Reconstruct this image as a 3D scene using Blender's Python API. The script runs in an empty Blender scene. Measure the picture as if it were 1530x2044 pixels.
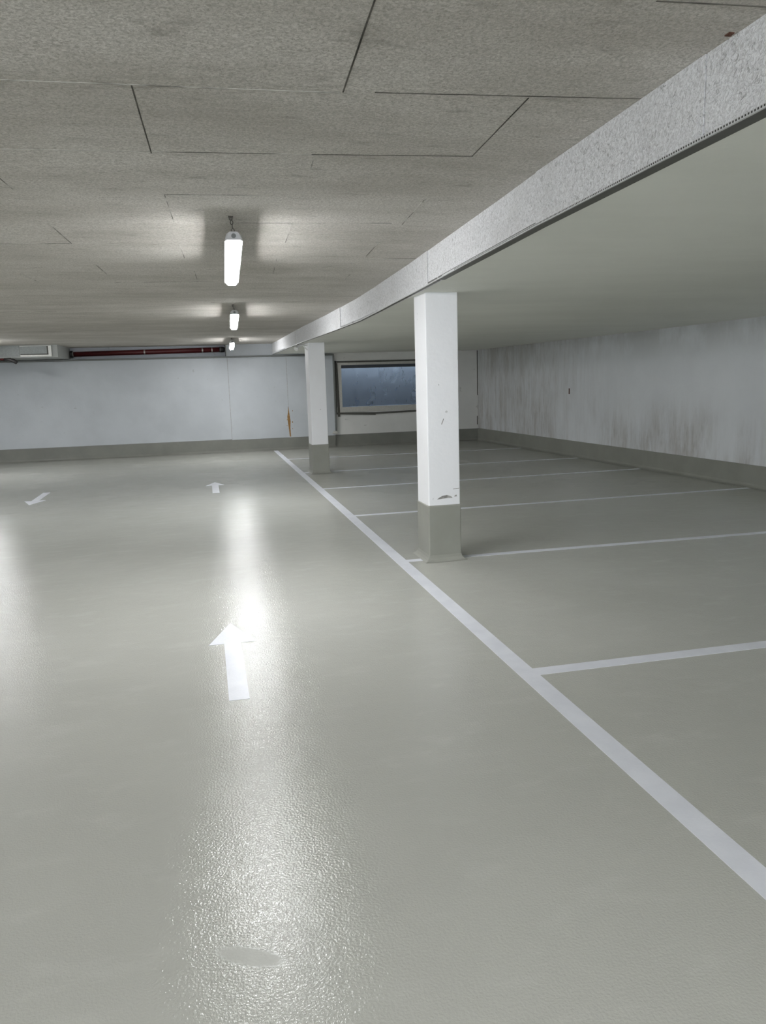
import bpy, bmesh, math, random
from mathutils import Vector, Matrix
random.seed(7)
S = bpy.context.scene
COL = S.collection

# ------------------------------------------------------------------ helpers
class MB:
    """collects shapes, then links them as ONE mesh object"""
    def __init__(self):
        self.v = []; self.f = []; self.mi = []; self.m = 0
    def poly(self, pts, m=None):
        i = len(self.v); self.v += [tuple(p) for p in pts]
        self.f.append(tuple(range(i, i + len(pts)))); self.mi.append(self.m if m is None else m)
    def box(self, x0, x1, y0, y1, z0, z1, m=None):
        self.hexa([(x0,y0,z0),(x1,y0,z0),(x1,y1,z0),(x0,y1,z0),(x0,y0,z1),(x1,y0,z1),(x1,y1,z1),(x0,y1,z1)], m)
    def hexa(self, p, m=None):
        i = len(self.v); self.v += [tuple(q) for q in p]
        for f in ((3,2,1,0),(4,5,6,7),(0,1,5,4),(1,2,6,5),(2,3,7,6),(3,0,4,7)):
            self.f.append(tuple(i + k for k in f)); self.mi.append(self.m if m is None else m)
    def prism(self, outline, z0, z1, m=None):
        """outline: counter-clockwise (x, y) list"""
        n = len(outline); i = len(self.v)
        self.v += [(x, y, z0) for x, y in outline] + [(x, y, z1) for x, y in outline]
        mm = self.m if m is None else m
        self.f.append(tuple(i + k for k in reversed(range(n)))); self.mi.append(mm)
        self.f.append(tuple(i + n + k for k in range(n))); self.mi.append(mm)
        for k in range(n):
            a, b = i + k, i + (k + 1) % n
            self.f.append((a, b, b + n, a + n)); self.mi.append(mm)
    def loft(self, rings, m=None, caps=True, closed=True):
        """rings: list of equally long point rings"""
        n = len(rings[0]); i = len(self.v); mm = self.m if m is None else m
        for r in rings: self.v += [tuple(p) for p in r]
        for a in range(len(rings) - 1):
            for k in range(n if closed else n - 1):
                k2 = (k + 1) % n
                self.f.append((i + a*n + k, i + a*n + k2, i + (a+1)*n + k2, i + (a+1)*n + k)); self.mi.append(mm)
        if caps and closed:
            self.f.append(tuple(i + k for k in reversed(range(n)))); self.mi.append(mm)
            self.f.append(tuple(i + (len(rings)-1)*n + k for k in range(n))); self.mi.append(mm)
    def tube(self, pts, r, n=12, m=None, caps=True):
        pts = [Vector(p) for p in pts]; rings = []
        for k, p in enumerate(pts):
            t = (pts[min(k+1, len(pts)-1)] - pts[max(k-1, 0)]).normalized()
            up = Vector((0, 0, 1)) if abs(t.z) < 0.9 else Vector((0, 1, 0))
            a = t.cross(up).normalized(); b = a.cross(t)
            rr = r[k] if isinstance(r, (list, tuple)) else r
            rings.append([p + a*rr*math.cos(2*math.pi*j/n) + b*rr*math.sin(2*math.pi*j/n) for j in range(n)])
        self.loft(rings, m, caps)
    def torus(self, c, R, r, M=None, n=14, k=8, sx=1.0, m=None):
        """ring in its own XY plane, stretched by sx along X, turned by M, moved to c"""
        M = M or Matrix.Identity(3); i = len(self.v); mm = self.m if m is None else m
        for a in range(n):
            th = 2*math.pi*a/n
            for b in range(k):
                ph = 2*math.pi*b/k
                q = Vector(((R*sx + r*math.cos(ph))*math.cos(th), (R + r*math.cos(ph))*math.sin(th), r*math.sin(ph)))
                self.v.append(tuple(M @ q + Vector(c)))
        for a in range(n):
            for b in range(k):
                a2, b2 = (a+1) % n, (b+1) % k
                self.f.append((i+a*k+b, i+a2*k+b, i+a2*k+b2, i+a*k+b2)); self.mi.append(mm)
    def build(self, name, mats, parent=None, smooth=False, bevel=0, seg=2, fixn=True):
        me = bpy.data.meshes.new(name)
        me.from_pydata(self.v, [], self.f)
        for q in (mats if isinstance(mats, (list, tuple)) else [mats]): me.materials.append(q)
        for p, k in zip(me.polygons, self.mi): p.material_index = k; p.use_smooth = smooth
        if fixn:
            bm = bmesh.new(); bm.from_mesh(me); bmesh.ops.recalc_face_normals(bm, faces=bm.faces[:]); bm.to_mesh(me); bm.free()
        o = bpy.data.objects.new(name, me); COL.objects.link(o)
        if bevel:
            b = o.modifiers.new('bevel', 'BEVEL'); b.width = bevel; b.segments = seg; b.limit_method = 'ANGLE'
        if parent: o.parent = parent
        return o

def tag(o, label=None, cat=None, group=None, kind=None):
    if label: o['label'] = label
    if cat: o['category'] = cat
    if group: o['group'] = group
    if kind: o['kind'] = kind
    return o
def struct(o, label=None): return tag(o, label, None, None, 'structure')
def empty(name, loc=(0, 0, 0)):
    o = bpy.data.objects.new(name, None); COL.objects.link(o); o.location = loc; o.empty_display_size = .1
    return o
def lin(c):
    c = c / 255.0
    return c / 12.92 if c <= .04045 else ((c + .055) / 1.055) ** 2.4
def rgb(r, g, b): return (lin(r), lin(g), lin(b), 1.0)
def interp(x, tab):
    if x <= tab[0][0]: return tab[0][1]
    for (a, va), (b, vb) in zip(tab, tab[1:]):
        if x <= b: return va + (vb - va) * (x - a) / (b - a)
    return tab[-1][1]

# ------------------------------------------------------------------ materials
class NT:
    def __init__(self, name, rough=.6, spec=.5):
        self.mat = bpy.data.materials.new(name); self.mat.use_nodes = True
        self.t = self.mat.node_tree; self.b = self.t.nodes['Principled BSDF']
        self.b.inputs['Roughness'].default_value = rough; self.b.inputs['Specular IOR Level'].default_value = spec
        self.tc = self.n('ShaderNodeTexCoord')
    def n(self, typ, **kw):
        q = self.t.nodes.new(typ)
        for k, v in kw.items(): setattr(q, k, v)
        return q
    def l(self, a, b): self.t.links.new(a, b)
    def vec(self, scale=(1, 1, 1), loc=(0, 0, 0)):
        q = self.n('ShaderNodeMapping'); q.inputs['Scale'].default_value = scale; q.inputs['Location'].default_value = loc
        self.l(self.tc.outputs['Object'], q.inputs['Vector']); return q.outputs['Vector']
    def noise(self, scale=5, detail=4, rough=.55, stretch=(1, 1, 1), loc=(0, 0, 0), dist=0):
        q = self.n('ShaderNodeTexNoise'); q.inputs['Scale'].default_value = scale; q.inputs['Detail'].default_value = detail
        q.inputs['Roughness'].default_value = rough; q.inputs['Distortion'].default_value = dist
        self.l(self.vec(stretch, loc), q.inputs['Vector']); return q.outputs['Fac']
    def ramp(self, fac, a, b, va=0.0, vb=1.0):
        q = self.n('ShaderNodeMapRange'); q.interpolation_type = 'SMOOTHSTEP'
        for k, v in (('From Min', a), ('From Max', b), ('To Min', va), ('To Max', vb)): q.inputs[k].default_value = v
        self.l(fac, q.inputs['Value']); return q.outputs['Result']
    def math(self, op, a, b=None):
        q = self.n('ShaderNodeMath', operation=op)
        for k, v in enumerate((a, b)):
            if v is None: continue
            if isinstance(v, (int, float)): q.inputs[k].default_value = v
            else: self.l(v, q.inputs[k])
        return q.outputs[0]
    def xyz(self):
        q = self.n('ShaderNodeSeparateXYZ'); self.l(self.tc.outputs['Object'], q.inputs[0]); return q.outputs
    def mix(self, fac, a, b):
        q = self.n('ShaderNodeMix', data_type='RGBA')
        if isinstance(fac, (int, float)): q.inputs[0].default_value = fac
        else: self.l(fac, q.inputs[0])
        for k, v in ((6, a), (7, b)):
            if isinstance(v, tuple): q.inputs[k].default_value = v
            else: self.l(v, q.inputs[k])
        return q.outputs[2]
    def color(self, c):
        if isinstance(c, tuple): self.b.inputs['Base Color'].default_value = c
        else: self.l(c, self.b.inputs['Base Color'])
        return self
    def bump(self, h, dist, strength=1.0):
        q = self.n('ShaderNodeBump'); q.inputs['Distance'].default_value = dist
        if isinstance(strength, (int, float)): q.inputs['Strength'].default_value = strength
        else: self.l(strength, q.inputs['Strength'])
        self.l(h, q.inputs['Height']); self.l(q.outputs['Normal'], self.b.inputs['Normal']); return self

def plain(name, c, rough=.5, metal=0.0, var=.06, scale=30, spec=.5):
    m = NT(name, rough, spec)
    d = tuple(x * (1 - var * 2) for x in c[:3]) + (1,)
    m.color(m.mix(m.ramp(m.noise(scale, 3), .3, .7), d, c)); m.b.inputs['Metallic'].default_value = metal
    return m.mat

def mat_floor():
    m = NT('floor_epoxy', .2, .25)
    big = m.ramp(m.noise(.55, 3), .35, .7)
    smear = m.ramp(m.noise(3.0, 5, .6, (1, 2.2, 1)), .52, .72, 0, .35)
    c = m.mix(big, rgb(177, 177, 170), rgb(184, 184, 177)); c = m.mix(smear, c, rgb(192, 192, 186))
    m.color(c)
    # one smooth trowel smear in the coat, left of the near lamp's reflection
    x, y, z = m.xyz()
    dx = m.math('MULTIPLY', m.math('SUBTRACT', x, .03), 1 / .085)
    dy = m.math('MULTIPLY', m.math('ADD', m.math('SUBTRACT', y, 1.975), m.math('MULTIPLY', m.math('SUBTRACT', x, .03), .45)), 1 / .035)
    rr = m.math('ADD', m.math('MULTIPLY', dx, dx), m.math('MULTIPLY', dy, dy))
    keep = m.ramp(rr, .6, 1.7, .12, 1.0)
    peel = m.noise(118, 2, .5)
    soft = m.noise(9, 2, .5)
    h = m.math('ADD', m.math('MULTIPLY', m.math('SUBTRACT', peel, .5), keep), m.math('MULTIPLY', soft, .9))
    m.l(m.math('ADD', m.ramp(m.noise(1.3, 4), .3, .7, .12, .155), m.math('MULTIPLY', m.math('SUBTRACT', 1.0, keep), .26)), m.b.inputs['Roughness'])
    m.bump(h, .0015)
    return m.mat
def mat_paint_band(c0=(140, 140, 132), c1=(148, 148, 140)):
    m = NT('grey_band_paint', .5, .3)
    m.color(m.mix(m.ramp(m.noise(2.5, 5), .3, .7), rgb(*c0), rgb(*c1)))
    m.bump(m.noise(40, 3), .0012); return m.mat
def mat_ceiling():
    m = NT('board_marked_concrete', .85, .3)
    cloud = m.ramp(m.noise(1.1, 6, .6, (.6, 1.6, 1)), .35, .68)
    streak = m.ramp(m.noise(3.2, 6, .65, (.55, 3.0, 1), (3, 1, 0)), .30, .72)
    fine = m.ramp(m.noise(85, 4, .7, (1, 1, 1), (0, 0, 0), .8), .3, .7)
    blot = m.ramp(m.noise(4.5, 6, .65, (.8, 2.6, 1), (7, 2, 1)), .56, .74)
    c = m.mix(cloud, rgb(184, 179, 171), rgb(216, 212, 206))
    c = m.mix(m.math('MULTIPLY', streak, .55), c, rgb(212, 209, 203))
    c = m.mix(m.math('MULTIPLY', fine, .78), c, rgb(140, 136, 128))
    c = m.mix(m.math('MULTIPLY', blot, .50), c, rgb(122, 117, 109))
    m.color(c); m.bump(m.math('ADD', m.noise(85, 4, .7, (1, 1, 1), (0, 0, 0), .8), m.noise(12, 3)), .003); return m.mat
def mat_seam():
    m = NT('formwork_seam', .9, .2); m.color(m.mix(m.ramp(m.noise(6, 3), .35, .65), rgb(62, 60, 56), rgb(108, 105, 99))); return m.mat
def mat_seam_faint():
    m = NT('faint_formwork_seam', .9, .2); m.color(m.mix(m.ramp(m.noise(4, 4), .42, .58), rgb(112, 109, 103), rgb(186, 183, 177))); return m.mat
def mat_woodwool():
    m = NT('white_painted_wood_wool', .8, .3)
    a = m.noise(75, 3, .6, (1, 1, 1), (0, 0, 0), 1.2); pits = m.ramp(m.noise(42, 4, .6, (1, 1, 1), (4, 4, 4), .8), .58, .72)
    dirt = m.ramp(m.noise(1.8, 4), .5, .75)
    c = m.mix(m.ramp(a, .3, .65), rgb(200, 199, 200), rgb(236, 236, 238)); c = m.mix(m.math('MULTIPLY', pits, .55), c, rgb(158, 157, 156))
    c = m.mix(m.math('MULTIPLY', dirt, .35), c, rgb(188, 186, 183))
    m.color(c); m.bump(m.math('SUBTRACT', a, m.math('MULTIPLY', pits, .5)), .006); return m.mat
def mat_soffit():
    m = NT('smooth_painted_soffit', .7, .3)
    m.color(m.mix(m.ramp(m.noise(.8, 5, .6, (1, 2, 1)), .3, .7), rgb(222, 223, 216), rgb(228, 229, 222)))
    m.bump(m.noise(20, 3), .0015); return m.mat
def mat_wall(name='cool_white_wall_paint', c0=(180, 184, 188), c1=(190, 194, 198)):
    m = NT(name, .6, .4)
    spots = m.ramp(m.noise(7, 2, .5, (1, 1, 1), (5, 5, 5)), .70, .76)
    c = m.mix(m.ramp(m.noise(1.2, 5), .3, .7), rgb(*c0), rgb(*c1)); c = m.mix(m.math('MULTIPLY', spots, .30), c, rgb(130, 128, 124))
    m.color(c); m.bump(m.noise(35, 3), .0015); return m.mat
def mat_wall_right():
    m = NT('stained_white_wall_paint', .65, .4)
    x, y, z = m.xyz()
    c = m.mix(m.ramp(m.noise(1.0, 5), .3, .7), rgb(218, 220, 223), rgb(226, 228, 231))
    # run-down dirt: long vertical streaks, mostly in the far bays and along the foot of the wall
    st = m.math('ADD', m.math('MULTIPLY', m.ramp(m.noise(2.2, 6, .7, (1, 1, .22)), .36, .68), .6), m.math('MULTIPLY', m.ramp(m.noise(7, 5, .7, (1, 1, .12), (3, 3, 3)), .40, .66), .4))
    low = m.ramp(z, .35, 1.35, 1.0, 0.0)
    far = m.ramp(y, 11.5, 16.5, 0.0, .65)
    patch = m.ramp(m.noise(.55, 3, .5, (1, 1, .6), (2, 3, 1)), .38, .62)
    msk = m.math('MULTIPLY', st, m.math('MINIMUM', m.math('ADD', m.math('MULTIPLY', low, patch), far), .85))
    c = m.mix(m.math('MULTIPLY', msk, .85), c, rgb(166, 158, 149))
    top = m.math('MULTIPLY', m.ramp(z, 1.75, 2.25), m.ramp(m.noise(1.7, 5, .6, (1, 1, .5), (9, 1, 0)), .42, .62))
    c = m.mix(m.math('MULTIPLY', top, .35), c, rgb(160, 156, 149))
    fine = m.ramp(m.noise(16, 4, .6, (1, 1, .3)), .4, .75); c = m.mix(m.math('MULTIPLY', fine, m.math('MULTIPLY', msk, .5)), c, rgb(120, 114, 106))
    m.color(c); m.bump(m.noise(22, 4), .002); return m.mat
def mat_pillar():
    m = NT('pillar_white_paint', .55, .4)
    pits = m.ramp(m.noise(17, 2, .5, (1, 1, 1), (3, 1, 2)), .72, .78); dirt = m.ramp(m.noise(4, 5, .6, (1, 1, .5)), .5, .8)
    c = m.mix(m.math('MULTIPLY', dirt, .25), rgb(230, 230, 232), rgb(204, 203, 201)); c = m.mix(m.math('MULTIPLY', pits, .45), c, rgb(130, 128, 125))
    m.color(c); m.bump(m.math('ADD', m.noise(14, 4), m.math('MULTIPLY', pits, -.6)), .003); return m.mat
def mat_line():
    m = NT('white_line_paint', .34, .5)
    m.color(m.mix(m.ramp(m.noise(5, 4), .3, .7), rgb(216, 218, 226), rgb(226, 228, 235))); m.bump(m.noise(80, 2), .0004); return m.mat
def mat_emit(name, strength, c=(1, 1, 1, 1)):
    m = NT(name, .4); m.color((.9, .9, .9, 1)); m.b.inputs['Emission Color'].default_value = c; m.b.inputs['Emission Strength'].default_value = strength
    return m.mat
def mat_glass():
    m = NT('filmed_window_glass', .12, .5)
    m.color(rgb(196, 214, 238)); m.b.inputs['Transmission Weight'].default_value = 1.0; m.b.inputs['IOR'].default_value = 1.1
    f = m.noise(5, 5, .6, (1, 1, .35), (0, 0, 0), 1.0)
    m.l(m.ramp(f, .3, .75, .26, .34), m.b.inputs['Roughness']); m.bump(f, .002); return m.mat

M = dict(
    floor=mat_floor(), band=mat_paint_band(), band_shaded=mat_paint_band((122, 122, 116), (130, 130, 123)), ceil=mat_ceiling(), seam=mat_seam(), seam2=mat_seam_faint(), wool=mat_woodwool(), soffit=mat_soffit(),
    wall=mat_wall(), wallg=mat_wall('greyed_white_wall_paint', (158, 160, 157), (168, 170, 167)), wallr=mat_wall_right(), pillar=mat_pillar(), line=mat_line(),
    wallw=mat_wall('warm_white_wall_paint', (212, 211, 208), (222, 221, 218)), lamp2=mat_emit('lit_diffuser_side', 44.0, (.965, .985, 1, 1)),
    lamp=mat_emit('lit_diffuser', LAMP if 'LAMP' in globals() else 68.0, (.965, .985, 1, 1)),
    housing=plain('lamp_housing_grey', rgb(188, 188, 188), .4), chain=plain('tarnished_steel', rgb(92, 88, 82), .5, .5),
    darkgrey=plain('dark_grey_metal', rgb(92, 92, 88), .5, .2), conduit=plain('grey_conduit', rgb(112, 114, 112), .55),
    profile=plain('white_bead_metal', rgb(205, 205, 205), .45), hole=plain('dark_hole', rgb(60, 58, 55), .9),
    red=plain('oxide_red_pipe_paint', rgb(84, 22, 24), .42), black=plain('black_coupling', rgb(42, 40, 40), .5), clampm=plain('galvanised_clamp', rgb(176, 172, 168), .4, .6),
    hatch=plain('zinc_grey_hatch', rgb(150, 154, 152), .5), hatchframe=plain('pale_hatch_frame', rgb(232, 231, 226), .5), gasket=plain('dark_seal', rgb(84, 83, 78), .8),
    frame=plain('pale_window_frame', rgb(190, 188, 182), .5), glass=mat_glass(), shaft=plain('shaft_concrete', rgb(150, 150, 150), .9, 0, .15, 6),
    rust=plain('rust_brown_run', rgb(160, 122, 72), .8, 0, .2, 25), rustdark=plain('dark_rust', rgb(84, 52, 38), .8), fixture=plain('white_plastic', rgb(222, 222, 220), .4),
    scuff=plain('grey_scuff', rgb(168, 165, 161), .8, 0, .25, 60), crack=plain('dark_crack', rgb(88, 85, 80), .9))

# ------------------------------------------------------------------ key dimensions (metres; camera stands at x = y = 0)
XL, YF, YB, YN = -9.6, -7.0, 18.72, 19.06          # left wall, wall behind, back wall face, recess behind the pipe
def x_right(y): return 7.285 - .0350 * (y - 9.0)  # the right wall runs slightly askew
CEIL = [(-7, 2.602), (2.4, 2.600), (3.2, 2.589), (4.2, 2.577), (6, 2.568), (7.5, 2.556), (9.2, 2.536), (11, 2.519), (13.8, 2.518), (19.4, 2.530)]
SOFF = [(-7, 2.36), (2.05, 2.344), (3.0, 2.335), (4.3, 2.325), (6.5, 2.312), (7.3, 2.302), (8.8, 2.278), (10.5, 2.272), (13.0, 2.270), (19.4, 2.283)]
BEAM = [(-7, 1.50), (1.5, 1.62), (2.1, 1.65), (3.7, 1.68), (5.2, 1.745), (6.5, 1.805), (7.8, 1.835), (9.0, 1.843), (10.4, 1.815), (13.0, 1.750), (19.4, 1.75)]
def zc(y): return interp(y, CEIL)
def zs(y): return interp(y, SOFF)
def xb(y): return interp(y, BEAM)

# ------------------------------------------------------------------ setting
m = MB(); m.box(XL - .3, 8.3, YF - .3, 21.2, -.25, 0); struct(m.build('floor', M['floor']))

def slab(zf, xa, xz, ys, top):
    q = MB(); low = []; up = []
    for y in ys:
        low.append((xa(y), xz(y), y, zf(y)))
    for (a, b, y, z), (a2, b2, y2, z2) in zip(low, low[1:]):
        q.poly([(a, y, z), (a2, y2, z2), (b2, y2, z2), (b, y, z)])
        q.poly([(a, y, top), (b, y, top), (b2, y2, top), (a2, y2, top)])
        q.poly([(a, y, z), (a, y, top), (a2, y2, top), (a2, y2, z2)]); q.poly([(b, y, z), (b2, y2, z2), (b2, y2, top), (b, y, top)])
    a, b, y, z = low[0]; q.poly([(a, y, z), (b, y, z), (b, y, top), (a, y, top)])
    a, b, y, z = low[-1]; q.poly([(a, y, z), (a, y, top), (b, y, top), (b, y, z)])
    return q
ysC = [-7.3] + [y for y, _ in CEIL[1:-1]] + [19.6]
q = slab(zc, lambda y: XL - .3, lambda y: xb(y) + .06, ysC, 2.85)
# formwork seams: narrow fins a hair below the slab, cast with it
def seam_t(x0, x1, y, dy=0, w=.005, mi=1):
    n = max(2, int((x1 - x0) / .12)); pts = []
    for k in range(n + 1):
        t = k / n; pts.append((x0 + (x1 - x0)*t, y + dy*t + random.uniform(-.0015, .0015)))
    for (a, b), (c, d) in zip(pts, pts[1:]):
        q.hexa([(a, b - w/2, zc(b) - .0016), (c, d - w/2, zc(d) - .0016), (c, d + w/2, zc(d) - .0016), (a, b + w/2, zc(b) - .0016),
                (a, b - w/2, zc(b) + .004), (c, d - w/2, zc(d) + .004), (c, d + w/2, zc(d) + .004), (a, b + w/2, zc(b) + .004)], mi)
def seam_l(x0, y0, x1, y1, w=.005, mi=1):
    q.hexa([(x0 - w/2, y0, zc(y0) - .0016), (x0 + w/2, y0, zc(y0) - .0016), (x1 + w/2, y1, zc(y1) - .0016), (x1 - w/2, y1, zc(y1) - .0016),
            (x0 - w/2, y0, zc(y0) + .004), (x0 + w/2, y0, zc(y0) + .004), (x1 + w/2, y1, zc(y1) + .004), (x1 - w/2, y1, zc(y1) + .004)], mi)
seam_t(.67, 1.66, 2.82, -.08); seam_t(-.9, .55, 2.90, -.06, .006, 2); seam_t(1.29, 1.63, 2.061, -.02); seam_t(-.75, .55, 3.63, -.08, .005, 2); seam_t(.55, 1.277, 3.55, -.06)
seam_t(-.106, .385, 4.315, -.03, .005, 2); seam_t(.257, 1.253, 4.99, -.07, .005, 2); seam_t(-1.24, -.78, 5.77, -.05, .005, 2); seam_t(1.35, 1.79, 6.26, -.02, .006, 2)
seam_t(-.68, .2, 7.65, -.07, .007, 2); seam_t(-2.4, -1.3, 7.2, -.05, .006, 2); seam_t(-3.2, -1.6, 10.2, -.1, .008, 2); seam_t(.2, 1.4, 9.3, -.05, .008, 2)
seam_l(.526, 2.175, .559, 2.832, .005); seam_l(1.237, 2.79, 1.273, 3.488, .005); seam_l(-.151, 2.869, -.130, 3.613, .005)
for a in ((-.106, 4.31, -.077, 5.03), (.565, 3.555, .606, 4.29), (-.837, 4.08, -.822, 4.31), (-.80, 5.08, -.77, 5.74), (-.74, 6.38, -.70, 7.12), (-1.38, 7.1, -1.33, 7.62), (-.065, 5.73, -.036, 6.38),
          (.03, 6.95, .055, 7.6), (.63, 4.94, .66, 5.65), (.665, 6.3, .71, 7.1), (1.28, 4.22, 1.33, 4.95), (1.32, 5.57, 1.36, 6.26), (1.41, 7.1, 1.43, 7.5)):
    seam_l(*a, .005, 2)
ceil = struct(q.build('ceiling', [M['ceil'], M['seam'], M['seam2']], fixn=False))
ysS = [-7.3] + [y for y, _ in SOFF[1:-1]] + [19.2]
struct(slab(zs, lambda y: xb(y) + .05, lambda y: x_right(y) + .2, ysS, 2.85).build('ceiling_stalls', M['soffit'], fixn=False))

# edge of the low slab, faced with white wood-wool boards
bm_ = empty('beam_edge', (1.7, 6, 2.3)); struct(bm_)
def along(name, mats, y0, y1, xo0, xo1, zf0, zf1, parent, step=.5, bevel=0):
    ys = [y0]; brk = sorted(set([y for y, _ in BEAM] + [y for y, _ in SOFF] + [y for y, _ in CEIL]))
    ys += [y for y in brk if y0 + .02 < y < y1 - .02] + [y1]
    rings = [[(xb(y) + xo0, y, zf0(y)), (xb(y) + xo1, y, zf0(y)), (xb(y) + xo1, y, zf1(y)), (xb(y) + xo0, y, zf1(y))] for y in ys]
    w = MB(); w.loft(rings); o = w.build(name, mats, None)
    if parent:
        o.parent = parent; o.matrix_parent_inverse = Matrix.Translation(-Vector(parent.location))
    return o
joints = [-7.0, -3.6, -1.65, .35, 2.352, 3.705, 5.9, 7.9, 9.95, 11.9, 13.9, 15.9, 17.9, 19.25]
for k, (a, b) in enumerate(zip(joints, joints[1:])):
    off = [0, .004, -.003, .002, 0, .006, 0, .004, -.004, .003, 0, .004, 0][k]
    along('facing_board', M['wool'], a + .003, b - .003, off, .05, zs, lambda y: zc(y) + .01, bm_)
along('slab_edge', M['darkgrey'], -7, 19.25, .051, .12, lambda y: zs(y) + .012, lambda y: zc(y) + .05, bm_)
lip = along('edge_profile', [M['profile'], M['hole']], -7, 5.45, -.004, .004, lambda y: zs(y) - .001, lambda y: zs(y) + .011, bm_)
along('edge_profile', M['profile'], 5.46, 19.2, -.003, .004, lambda y: zs(y) - .002, lambda y: zs(y) + .005, bm_)
w = MB()
for k in range(250):
    y = 1.6 + k * .0142; x = xb(y) - .0045; z = zs(y) + .0055
    w.box(x, x + .002, y - .0032, y + .0032, z - .003, z + .003)
o = w.build('perforation', M['hole'], lip); o['kind'] = 'stuff'
along('shadow_strip', M['darkgrey'], -7, 5.6, .004, .058, lambda y: zs(y) - .002, lambda y: zs(y) + .02, bm_)
along('shadow_strip', M['darkgrey'], 5.62, 19.2, .004, .03, lambda y: zs(y) - .003, lambda y: zs(y) + .02, bm_)

# walls
wx0, wx1, wz0, wz1 = 3.41, 5.75, .97, 1.985     # window opening
w = MB()
def wallbox(x0, x1, z0, z1, y0=YB, y1=YB + .28): w.box(x0, x1, y0, y1, z0, z1, 1 if x0 >= 3.2 else 0)
wallbox(XL - .3, .69, -.1, 2.235, YB, YN + .2)
w.box(XL - .3, .69, YN, YN + .2, 2.235, 2.75, 0); w.box(.668, .6935, YB + .006, YN + .1, 2.235, 2.75, 2)  # return face greyed in colour to hold down the end lamp's glare
wallbox(.694, 3.2, -.1, 2.75, YB + .004)
wallbox(3.2, wx0, -.1, 2.75, YB + .05); wallbox(wx1, 7.4, -.1, 2.75, YB + .05)
wallbox(wx0, wx1, -.1, wz0, YB + .05); wallbox(wx0, wx1, wz1, 2.75, YB + .05)
wb = struct(w.build('wall_back', [M['wall'], M['wallw'], M['wallg']]))
w = MB(); w.box(2.07, 2.078, YB + .0025, YB + .006, 1.03, 2.2)
w.build('wall_joint', M['scuff'], wb)
w = MB(); w.box(.687, .6965, YB - .0015, YB + .02, .3, 2.235); w.build('wall_joint', M['scuff'], wb)
w = MB()
w.poly([(2.064, YB + .0015, 1.03), (2.058, YB + .0015, .90), (2.035, YB + .0015, .79), (2.045, YB + .0015, .66), (2.06, YB + .0015, .5), (2.075, YB + .0015, .31), (2.105, YB + .0015, .31), (2.098, YB + .0015, .52),
        (2.112, YB + .0015, .68), (2.098, YB + .0015, .80), (2.083, YB + .0015, .93), (2.075, YB + .0015, 1.03)])
for (x, z, r) in ((2.17, .93, .014), (2.03, .72, .012), (2.155, .66, .02), (2.02, .58, .01), (2.15, .5, .012)):
    w.poly([(x + r*math.cos(a)*.7, YB + .0015, z + r*math.sin(a)) for a in [k*math.pi/4 for k in range(8)]])
tag(w.build('rust_stain', M['rust'], wb), 'orange-brown rust run down the joint')
w = MB(); w.box(6.925, 6.950, YB + .043, YB + .06, 1.15, 2.27); w.box(6.915, 6.932, YB + .043, YB + .06, .40, .62); w.build('corner_crack', M['crack'], wb)
w = MB()
w.hexa([(x_right(YF - .3), YF - .3, -.1), (x_right(YF) + .3, YF - .3, -.1), (x_right(19.2) + .3, 19.2, -.1), (x_right(19.2), 19.2, -.1),
        (x_right(YF - .3), YF - .3, 2.8), (x_right(YF) + .3, YF - .3, 2.8), (x_right(19.2) + .3, 19.2, 2.8), (x_right(19.2), 19.2, 2.8)])
wr = struct(w.build('wall_right', M['wallr']))
w = MB(); y = 14.05; x = x_right(y)
w.hexa([(x - .003, y - .02, 1.22), (x + .01, y - .02, 1.22), (x + .01, y + .02, 1.22), (x - .003, y + .02, 1.22), (x - .003, y - .02, 1.33), (x + .01, y - .02, 1.33), (x + .01, y + .02, 1.33), (x - .003, y + .02, 1.33)])
w.build('rust_mark', M['rustdark'], wr)
w = MB(); w.box(XL - .3, XL, YF - .3, 19.5, -.1, 2.8); struct(w.build('wall_left', M['wall']))
w = MB(); gx0, gx1 = -6.2, 1.3      # unseen gate opening added behind the viewpoint so sky light fills the room
w.box(XL - .3, gx0, YF - .3, YF, -.1, 2.8); w.box(gx1, 8.2, YF - .3, YF, -.1, 2.8); w.box(gx0, gx1, YF - .3, YF, 2.35, 2.8); struct(w.build('wall_front', M['wall']))

# painted sockets with a coved foot
def coved(path, h, t, name, label=None, mat='band'):
    """path: list of (x, y, nx, ny) on the wall face with the normal into the room"""
    prof = [(0, h), (t, h - .004), (t, .055), (t + .008, .03), (t + .025, .012), (t + .055, .002), (t + .06, .0005), (0, .0005)]
    rings = [[(x + nx*a, y + ny*a, z) for a, z in prof] for x, y, nx, ny in path]
    w = MB(); w.loft(rings); return struct(w.build(name, M[mat]), label)
coved([(XL, YB, 0, -1), (.69, YB, 0, -1)], .308, .008, 'baseboard_back', None, 'band_shaded')  # same grey paint, shade at the back wall put into a darker colour
coved([(.69, YB + .004, 0, -1), (3.2, YB + .004, 0, -1)], .293, .008, 'baseboard_back_centre', None, 'band_shaded')
coved([(3.2, YB + .05, 0, -1), (x_right(YB) + .02, YB + .05, 0, -1)], .30, .008, 'baseboard_back_right', None, 'band_shaded')
nl = math.hypot(1, .0350)
coved([(x_right(YF), YF, -1/nl, -.0350/nl), (x_right(YB + .06), YB + .06, -1/nl, -.0350/nl)], .308, .012, 'baseboard_right')
coved([(XL, YF, 1, 0), (XL, YB, 1, 0)], .308, .008, 'baseboard_left')

# downstand at the back left with the ventilation hatch
w = MB(); w.box(XL, -2.81, 17.4, YN + .1, 2.272, 2.6); struct(w.build('beam_downstand', M['wallg']))

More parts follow.
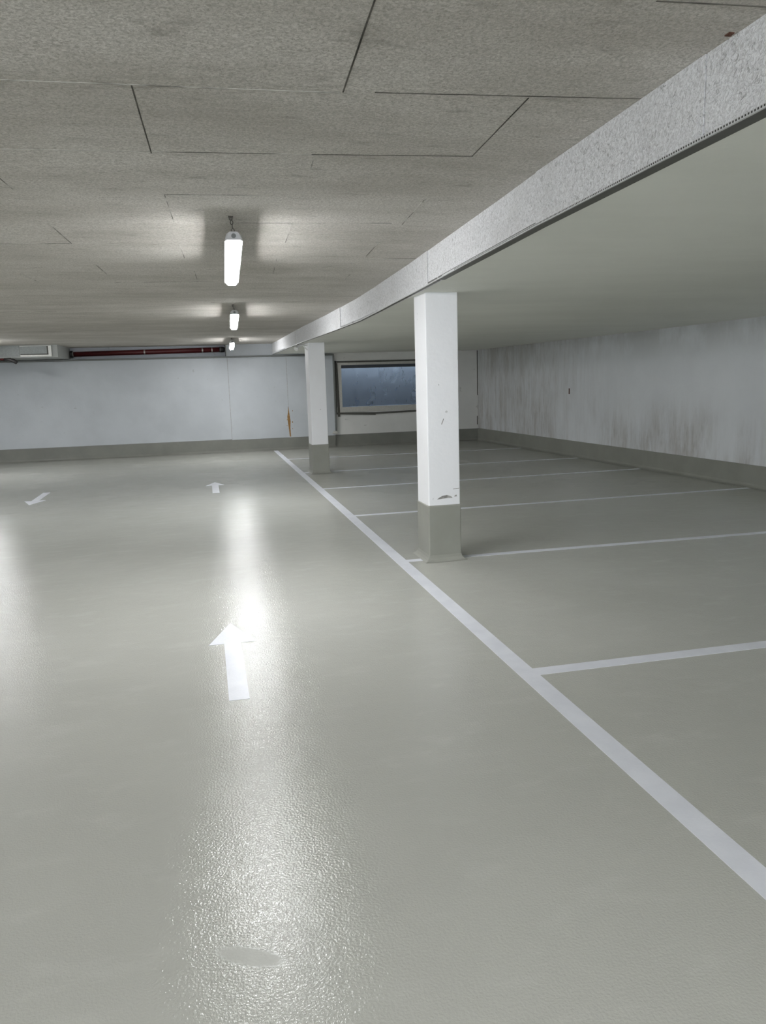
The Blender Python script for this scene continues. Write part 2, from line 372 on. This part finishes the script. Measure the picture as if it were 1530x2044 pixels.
# ------------------------------------------------------------------ window with light shaft
win = empty('window_1', (4.5, YB, 1.5)); struct(win, 'low cellar window set in the back wall behind the pillar')
def wpart(mb, name, mat, bevel=0):
    o = mb.build(name, mat, None, bevel=bevel); o.parent = win; o.matrix_parent_inverse = Matrix.Translation(-Vector(win.location)); return o
yw = YB + .05
w = MB()
fx0, fx1, fz0, fz1 = 3.315, 5.85, .845, 2.045
w.box(fx0, wx0, yw - .02, yw + .12, fz0, fz1); w.box(wx1, fx1, yw - .02, yw + .12, fz0, fz1)
w.box(wx0, wx1, yw - .02, yw + .12, fz0, wz0); w.box(wx0, wx1, yw - .02, yw + .12, wz1, fz1)
wpart(w, 'window_frame', M['frame'])
w = MB()
w.box(3.26, fx1 + .04, yw - .026, yw + .0, fz1, fz1 + .04)
w.hexa([(3.235, yw - .026, .80), (3.27, yw - .026, .80), (3.27, yw, .80), (3.235, yw, .80), (3.235, yw - .026, 2.10), (3.285, yw - .026, 2.085), (3.285, yw, 2.085), (3.235, yw, 2.10)])
w.hexa([(3.29, yw - .026, .74), (3.345, yw - .026, .74), (3.345, yw, .74), (3.29, yw, .74), (3.287, yw - .026, 2.04), (3.318, yw - .026, 2.04), (3.318, yw, 2.04), (3.287, yw, 2.04)])
w.hexa([(3.24, yw - .027, .80), (4.24, yw - .027, .752), (4.24, yw, .752), (3.24, yw, .80), (3.24, yw - .027, .845), (4.24, yw - .027, .815), (4.24, yw, .815), (3.24, yw, .845)])
w.hexa([(4.24, yw - .026, .775), (fx1 + .04, yw - .026, .80), (fx1 + .04, yw, .80), (4.24, yw, .775), (4.24, yw - .026, .815), (fx1 + .04, yw - .026, .845), (fx1 + .04, yw, .845), (4.24, yw, .815)])
wpart(w, 'window_seal', M['gasket'])
w = MB(); w.box(wx0, wx1, yw + .06, yw + .07, wz0, wz1); wpart(w, 'pane', M['glass'])
w = MB(); w.box(wx0, wx1, yw + .03, yw + .058, wz1 - .075, wz1 + .01); wpart(w, 'sash_rail', plain('slate_blue_rail', rgb(64, 68, 76), .5))
w = MB()   # shaft: back, two sides, bottom; open to the sky
w.box(wx0 - .4, wx1 + .4, yw + 1.05, yw + 1.2, .3, 2.75); w.box(wx0 - .5, wx0 - .35, yw + .28, yw + 1.2, .3, 2.75); w.box(wx1 + .35, wx1 + .5, yw + .28, yw + 1.2, .3, 2.75)
w.box(wx0 - .5, wx1 + .5, yw + .2, yw + 1.2, .3, .45)
wpart(w, 'light_shaft', M['shaft'])

# ------------------------------------------------------------------ pillars
def pillar(x0, x1, y0, y1, ztop, zband, label, nm='concrete_pillar'):
    r = empty(nm, ((x0 + x1)/2, (y0 + y1)/2, 0)); tag(r, label, 'pillar', 'white pillars along the parking bays', 'thing')
    cx, cy = (x1 - x0)/2, (y1 - y0)/2
    w = MB(); w.box(-cx, cx, -cy, cy, zband - .02, ztop); sh = w.build('shaft', M['pillar'], r, bevel=.008)
    e = .007
    w = MB(); w.box(-cx - e, cx + e, -cy - e, cy + e, 0.0, zband); w.build('painted_band', M['band'], r, bevel=.012, seg=3)
    w = MB(); ring = []
    for off, z in ((.012, .06), (.018, .035), (.034, .014), (.058, .001)):
        a, b = cx + off - .005, cy + off - .005
        ring.append([(-a, -b, z), (a, -b, z), (a, b, z), (-a, b, z)])
    w.loft(ring); w.build('cove_foot', M['band'], r, bevel=.006)
    return r, sh, cx, cy
p1, sh1, cx1, cy1 = pillar(1.892, 2.180, 6.364, 6.712, 2.318, .502, 'large white pillar nearest, standing on the second bay line, with grey painted foot')
w = MB(); yq = -cy1 - .0012
w.poly([(-.07, yq, .552), (-.03, yq, .556), (.03, yq, .562), (.075, yq, .560), (.06, yq, .575), (.02, yq, .588), (-.02, yq, .582), (-.05, yq, .568)])
w.build('scuff', M['scuff'], p1)
for pts in ([(.09, .568), (.115, .570), (.112, .585), (.095, .582)], [(.08, .635), (.135, .638), (.135, .645), (.08, .640)],
            [(-.014, 1.205), (-.004, 1.225), (.006, 1.255), (.0, 1.256), (-.012, 1.228), (-.02, 1.210)]):
    w = MB(); w.poly([(a, yq, b) for a, b in pts]); w.build('scuff', M['scuff'], p1)
p2, sh2, cx2, cy2 = pillar(1.873, 2.162, 13.42, 13.85, 2.28, .515, 'smaller white pillar beside the cellar window, with grey painted foot')

# ------------------------------------------------------------------ floor markings
T = .0015
w = MB(); w.hexa([(1.578, -2, 0), (1.681, -2, 0), (1.681, 2, 0), (1.578, 2, 0), (1.578, -2, T), (1.681, -2, T), (1.681, 2, T), (1.578, 2, T)])
LL = [(2.0, 1.5805, 1.6885), (4.0, 1.586, 1.694), (6.6, 1.600, 1.708), (8.8, 1.612, 1.722), (11.4, 1.625, 1.732), (14, 1.632, 1.738), (18.56, 1.650, 1.752)]
w = MB(); w.loft([[(a, y, 0), (b, y, 0), (b, y, T), (a, y, T)] for y, a, b in [(-3, 1.575, 1.68)] + LL])
tag(w.build('bay_border_line', M['line']), 'long white line running the length of the floor, bounding the bays', 'floor marking', None, 'thing')
def xl(y): return interp(y, [(y_, b) for y_, a, b in LL])
bays = [(3.70, 3.665, .098, 'widest white bay line, nearest, in front of the near pillar'),
        (6.46, 6.345, .085, 'white bay line running into the foot of the near pillar'),
        (8.93, 8.945, .085, 'white bay line just behind the near pillar'),
        (11.42, 11.51, .085, 'white bay line midway between the two pillars'),
        (13.66, 13.56, .085, 'white bay line running into the foot of the far pillar'),
        (16.28, 16.08, .085, 'thin white bay line behind the far pillar, closest to the back wall')]
for y0, y1, wd, lb in bays:
    xr = x_right(y1) - .055
    w = MB(); w.hexa([(xl(y0) - .004, y0 - wd/2, 0), (xr, y1 - wd/2, 0), (xr, y1 + wd/2, 0), (xl(y0) - .004, y0 + wd/2, 0),
                      (xl(y0) - .004, y0 - wd/2, T*.9), (xr, y1 - wd/2, T*.9), (xr, y1 + wd/2, T*.9), (xl(y0) - .004, y0 + wd/2, T*.9)])
    tag(w.build('bay_line', M['line']), lb, 'floor marking', 'white bay lines', 'thing')
def arrow_mesh():
    w = MB()
    w.prism([(-.0525, -.90), (.0525, -.90), (.0525, 0), (.147, 0), (0, .425), (-.147, 0), (-.0525, 0)], 0, T); return w
ar = arrow_mesh().build('direction_arrow', M['line']); ar.location = (.098, 4.705, 0); ar.rotation_euler.z = math.radians(-.2)
tag(ar, 'large white arrow nearest, beside the bright lamp reflection, pointing to the back wall', 'floor marking', 'white direction arrows', 'thing')
a2 = ar.copy(); COL.objects.link(a2); a2.location = (.150, 12.60, 0); a2.rotation_euler.z = math.radians(-.3)
a2['label'] = 'small white arrow far ahead in the lane, pointing to the back wall'
a3 = ar.copy(); COL.objects.link(a3); a3.location = (-2.455, 12.03, 0); a3.rotation_euler.z = math.radians(180)
a3['label'] = 'white arrow at the left edge, pointing towards the viewer'

# ------------------------------------------------------------------ luminaires
LN = 1.52
def make_lamp():
    r = empty('hanging_luminaire')
    # section (x, z), z = 0 at the rim; the lamp runs along +y from its near end
    top = [(-.064, .0), (-.064, .006), (-.058, .010), (-.050, .040), (-.030, .056), (.030, .056), (.050, .040), (.058, .010), (.064, .006), (.064, .0)]
    w = MB(); w.loft([[(x, y, z) for x, z in top] for y in (.035, LN - .035)]); w.build('housing', M['housing'], r)
    # opal trough
    sec = [(-.051, .002), (-.050, -.010), (-.045, -.028), (-.034, -.037), (.034, -.037), (.045, -.028), (.050, -.010), (.051, .002)]
    rings = []
    for y, s in ((.03, .80), (.036, .93), (.05, 1.0), (LN - .11, 1.0), (LN - .08, .95), (LN - .055, .86), (LN - .04, .72), (LN - .034, .55)):
        rings.append([(x * (1 if s > .9 else (s + 1) / 2), y, z*s if z < 0 else z) for x, z in sec])
    w = MB(); w.loft(rings); df = w.build('diffuser', [M['lamp'], M['lamp2']], r, smooth=False)
    for p in df.data.polygons: p.material_index = 1 if abs(p.normal.x) > .55 else 0
    for e in (0, 1):
        y0, y1 = (0.0, .034) if e == 0 else (LN - .034, LN)
        cap = [(-.060, -.004), (-.061, .010), (-.052, .042), (-.032, .060), (.032, .060), (.052, .042), (.061, .010), (.060, -.004)]
        nar = [(x*.80, z*.9 + .004) for x, z in cap]
        w = MB(); w.loft([[(x, y, z) for x, z in (nar if (e == 0) else cap)] for y in (y0,)] + [[(x, y0 + (.012 if e == 0 else .022), z) for x, z in cap]] + [[(x, y1, z) for x, z in (cap if e == 0 else nar)]])
        c = w.build('end_cap', M['housing'], r)
        w = MB(); yy = -.003 if e == 0 else LN + .003
        w.tube([(0, yy, .028), (0, yy + (.006 if e == 0 else -.006), .028)], .017, 16)
        w.build('cable_gland', M['conduit'], c)
    return r
def add_chain(r, yl, dz, lean):
    """links from the lamp top up to a ceiling hook, as one part"""
    w = MB(); n = max(3, int(round(dz / .022)))
    for k in range(n):
        t = (k + .5) / n
        Mx = Matrix.Rotation(math.pi/2, 3, 'Y') if k % 2 else Matrix.Rotation(math.pi/2, 3, 'X') @ Matrix.Rotation(math.pi/2, 3, 'Z')
        w.torus((lean*t, yl, .046 + dz*t), .0075, .0026, Mx, 12, 6, 1.65)
    ch = w.build('chain', M['chain'], r, smooth=True)
    w = MB(); zt = .046 + dz
    w.box(lean - .014, lean + .014, yl - .012, yl + .012, zt - .008, zt + .004); w.torus((lean, yl, zt - .014), .009, .003, Matrix.Rotation(math.pi/2, 3, 'X'), 12, 6)
    w.build('ceiling_hook', M['chain'], ch)
lamps = [((.258, 4.77), (.302, 6.29), 2.436, 2.378, 'bright white tube lamp hanging on chains, largest of the row over the lane', 'lamps down the lane'),
         ((.470, 9.50), (.523, 11.0), 2.420, 2.365, 'white tube lamp hanging second of the row down the lane', 'lamps down the lane'),
         ((.712, 16.0), (.755, 17.5), 2.425, 2.375, 'white tube lamp hanging farthest along the lane, in front of the back wall', 'lamps down the lane'),
         ((.0, -1.3), (.05, .2), 2.445, 2.425, 'added white tube lamp for fill light, unseen overhead behind the viewpoint', 'lamps down the lane'),  # unseen lamp added to brighten the pillar fronts and near floor
         ((-4.25, .1), (-4.23, 1.6), 2.445, 2.425, 'added white tube lamp for fill light, unseen beyond the left edge, behind the viewpoint', 'lamps beyond the left edge'),  # unseen lamp added to lift the light near the viewpoint
         ((-.15, -4.8), (-.10, -3.3), 2.445, 2.425, 'added white tube lamp for fill light, unseen well behind the viewpoint', 'lamps down the lane'),  # unseen lamp added farther back for more frontal fill
         ((-4.22, 4.9), (-4.2, 6.4), 2.43, 2.41, 'white tube lamp beyond the left edge, abreast of the nearest arrow', 'lamps beyond the left edge'),
         ((-4.15, 9.6), (-4.12, 11.1), 2.425, 2.40, 'white tube lamp beyond the left edge, abreast of the second lamp', 'lamps beyond the left edge'),
         ((-4.08, 14.9), (-4.05, 16.4), 2.425, 2.40, 'white tube lamp just beyond the left edge, near the back wall', 'lamps beyond the left edge')]
proto = make_lamp()
for c0 in proto.children:     # slimmer section
    for v in c0.data.vertices: v.co.x *= .82; v.co.z *= .80
    for g0 in c0.children:
        for v in g0.data.vertices: v.co.x *= .82; v.co.z *= .80
parts0 = list(proto.children)
for k, (p, pe, z0, z1, lb, gr) in enumerate(lamps):
    if k == 0: r = proto
    else:
        r = proto.copy(); COL.objects.link(r)
        for c0 in parts0:
            c = c0.copy(); COL.objects.link(c); c.parent = r
            for g0 in c0.children:
                if g0.name.startswith('ceiling_hook'): continue
                g = g0.copy(); COL.objects.link(g); g.parent = c
    d = Vector((pe[0] - p[0], pe[1] - p[1], z1 - z0))
    pitch = math.atan2(d.z, math.hypot(d.x, d.y))
    r.location = (p[0], p[1], z0); r.rotation_euler = (pitch, 0, math.atan2(-d.x, d.y))
    tag(r, lb, 'lamp', gr, 'thing')
    for yl in (.03, LN - .03):
        yy = p[1] + yl; dz = zc(yy) - (z0 + math.sin(pitch)*yl) - .046
        add_chain(r, yl, dz + .001, -.010 if k != 1 else -.012)

# ------------------------------------------------------------------ back wall services
red = empty('sprinkler_pipe', (-1.05, 18.92, 2.4)); tag(red, 'dark red pipe running along the top of the back wall', 'pipe', None, 'thing')
def sub(mb, name, mat, root, bevel=0, smooth=False):
    o = mb.build(name, mat, None, bevel=bevel, smooth=smooth); inv = Vector((0, 0, 0)); a = root
    while a is not None: inv += a.location; a = a.parent
    o.parent = root; o.matrix_parent_inverse = Matrix.Translation(-inv); return o
def zp(x): return 2.382 + (x + 2.75) * .0125
w = MB(); w.tube([(x, 18.92, zp(x)) for x in (-2.76, -1.0, .62)], .056, 20); sub(w, 'pipe', M['red'], red, smooth=True)
w = MB(); w.tube([(-2.79, 18.92, zp(-2.79)), (-2.735, 18.92, zp(-2.735))], .078, 20); fl = sub(w, 'flange', M['black'], red)
w = MB(); w.tube([(-2.735, 18.92, zp(-2.7)), (-2.722, 18.92, zp(-2.7))], .064, 20); o = sub(w, 'sealing_ring', M['clampm'], red)
w = MB(); w.tube([(.53, 18.92, zp(.53)), (.60, 18.92, zp(.6)), (.655, 18.92, zp(.65) - .01)], [.062, .066, .050], 20); sub(w, 'end_coupling', M['black'], red)
for x in (-1.17, .14):
    w = MB(); w.tube([(x - .016, 18.92, zp(x)), (x + .016, 18.92, zp(x))], .0615, 20); cl = sub(w, 'clamp', M['clampm'], red)
    w = MB(); w.tube([(x, 18.92, zp(x) + .05), (x, 18.92, 2.532)], .007, 8); o = w.build('hanger_rod', M['chain'], None); o.parent = cl; o.matrix_parent_inverse = Matrix.Translation(-Vector(red.location))
for x in (.36, .56):
    w = MB(); w.tube([(x - .012, 18.92, zp(x)), (x + .012, 18.92, zp(x))], .0635, 20); sub(w, 'coupling_band', M['clampm'], red)
# conduit along the wall top and down beside the window
con = empty('conduit', (3.2, YB, 2.2)); tag(con, 'grey conduit along the top of the back wall, dropping beside the window', 'conduit', None, 'thing')
w = MB(); w.box(-5.2, 3.235, YB - .03, YB + .0, 2.222, 2.262); sub(w, 'trunking', M['conduit'], con, .004)
w = MB(); w.box(3.200, 3.240, YB - .03, YB + .048, .40, 2.222); sub(w, 'downpipe', M['conduit'], con, .004)
w = MB(); w.hexa([(3.12, YB - .05, .335), (3.27, YB - .05, .335), (3.27, YB - .001, .335), (3.12, YB - .001, .335), (3.15, YB - .045, .40), (3.25, YB - .045, .40), (3.25, YB - .001, .40), (3.15, YB - .001, .40)])
sub(w, 'foot_bracket', M['frame'], con, .004)
# hatch
hat = empty('ventilation_hatch', (-3.24, 17.4, 2.4)); tag(hat, 'pale framed ventilation hatch on the downstand at upper left', 'hatch', None, 'thing')
w = MB(); w.box(-2.985, -2.925, 17.365, 17.4, 2.29, 2.508); w.box(-3.53, -2.985, 17.365, 17.4, 2.29, 2.325); w.box(-3.53, -2.985, 17.385, 17.4, 2.500, 2.508); sub(w, 'hatch_frame', M['hatchframe'], hat, .003)
w = MB(); w.box(-3.53, -3.015, 17.392, 17.4, 2.345, 2.5)
for k in range(5): w.box(-3.52, -3.025, 17.387, 17.392, 2.358 + k*.028, 2.364 + k*.028)
sub(w, 'grille', M['hatch'], hat)
w = MB(); w.box(-3.53, -2.985, 17.394, 17.4, 2.325, 2.345); w.box(-3.015, -2.985, 17.394, 17.4, 2.345, 2.5); sub(w, 'gap', M['gasket'], hat)
cov = empty('cover_plate', (-4.2, 17.4, 2.4)); tag(cov, 'flat grey cover plate left of the framed hatch', 'plate', None, 'thing')
w = MB(); w.box(-5.2, -3.545, 17.39, 17.41, 2.300, 2.512); sub(w, 'plate', M['hatch'], cov, .002)
# pipe end under the downstand
st = empty('drain_pipe', (-3.9, 17.2, 2.235)); tag(st, 'dark red pipe end with a black elbow under the downstand at far left', 'pipe', None, 'thing')
w = MB(); w.tube([(-5.4, 17.25, 2.243), (-3.80, 17.25, 2.243)], .02, 14); sub(w, 'pipe', M['red'], st, smooth=True)
w = MB(); w.tube([(-3.82, 17.25, 2.243), (-3.72, 17.25, 2.235), (-3.64, 17.25, 2.205), (-3.585, 17.25, 2.165)], [.025, .036, .042, .034], 14); sub(w, 'elbow', M['black'], st, smooth=True)
w = MB(); w.tube([(-3.70, 17.25, 2.23), (-3.70, 17.25, 2.275)], .008, 8); sub(w, 'hanger', M['chain'], st)
# little white fitting on the far pillar
fx = empty('spotlight', (1.72, 13.5, 2.2)); tag(fx, 'small white spotlight on a bracket at the top of the far pillar', 'light fitting', None, 'thing')
w = MB(); w.tube([(1.695, 13.44, 2.205), (1.665, 13.40, 2.165)], [.028, .04], 16); sub(w, 'spot_head', M['fixture'], fx)
w = MB(); w.tube([(1.70, 13.45, 2.215), (1.78, 13.48, 2.235)], .018, 10); w.tube([(1.77, 13.48, 2.235), (1.870, 13.50, 2.225)], .012, 10); w.tube([(1.79, 13.48, 2.232), (1.868, 13.46, 2.15)], .009, 10); sub(w, 'bracket', M['fixture'], fx)
# rusty bolt stub at the ceiling edge
bo = MB(); bo.tube([(1.634, 2.21, 2.61), (1.634, 2.21, 2.593)], [.006, .005], 10); bo.box(1.624, 1.642, 2.200, 2.222, 2.5965, 2.603)
tag(bo.build('bolt_stub', M['rustdark']), 'small rusty bolt stub where ceiling meets the white boards', 'bolt', None, 'thing')

# ------------------------------------------------------------------ sky in the shaft, camera, look
wd = bpy.data.worlds.new('dusk'); S.world = wd; wd.use_nodes = True
bg = wd.node_tree.nodes['Background']; bg.inputs['Color'].default_value = (.88, .94, 1.0, 1); bg.inputs['Strength'].default_value = 4.5

cam = bpy.data.cameras.new('camera'); co = bpy.data.objects.new('camera', cam); COL.objects.link(co)
cam.sensor_fit = 'VERTICAL'; cam.sensor_height = 24; cam.lens = 1530.0 / 2044.0 * 24
R = Matrix(((0.972528, 0.067535, -0.222774, 0), (-0.230902, 0.158375, -0.960001, 0), (-0.029552, 0.985067, 0.169618, 0), (0, 0, 0, 1)))
co.matrix_world = Matrix.Translation((0, 0, 1.6)) @ R
cam.clip_start = .05; S.camera = co
vs = S.view_settings; vs.view_transform = 'Standard'; vs.look = 'None'; vs.gamma = 1; vs.use_curve_mapping = False; vs.exposure = 1.20
cy = S.cycles; cy.use_denoising = True; cy.use_adaptive_sampling = True; cy.adaptive_threshold = .06; cy.max_bounces = 6; cy.diffuse_bounces = 5; cy.glossy_bounces = 3; cy.caustics_reflective = False; cy.caustics_refractive = False; cy.sample_clamp_indirect = 6
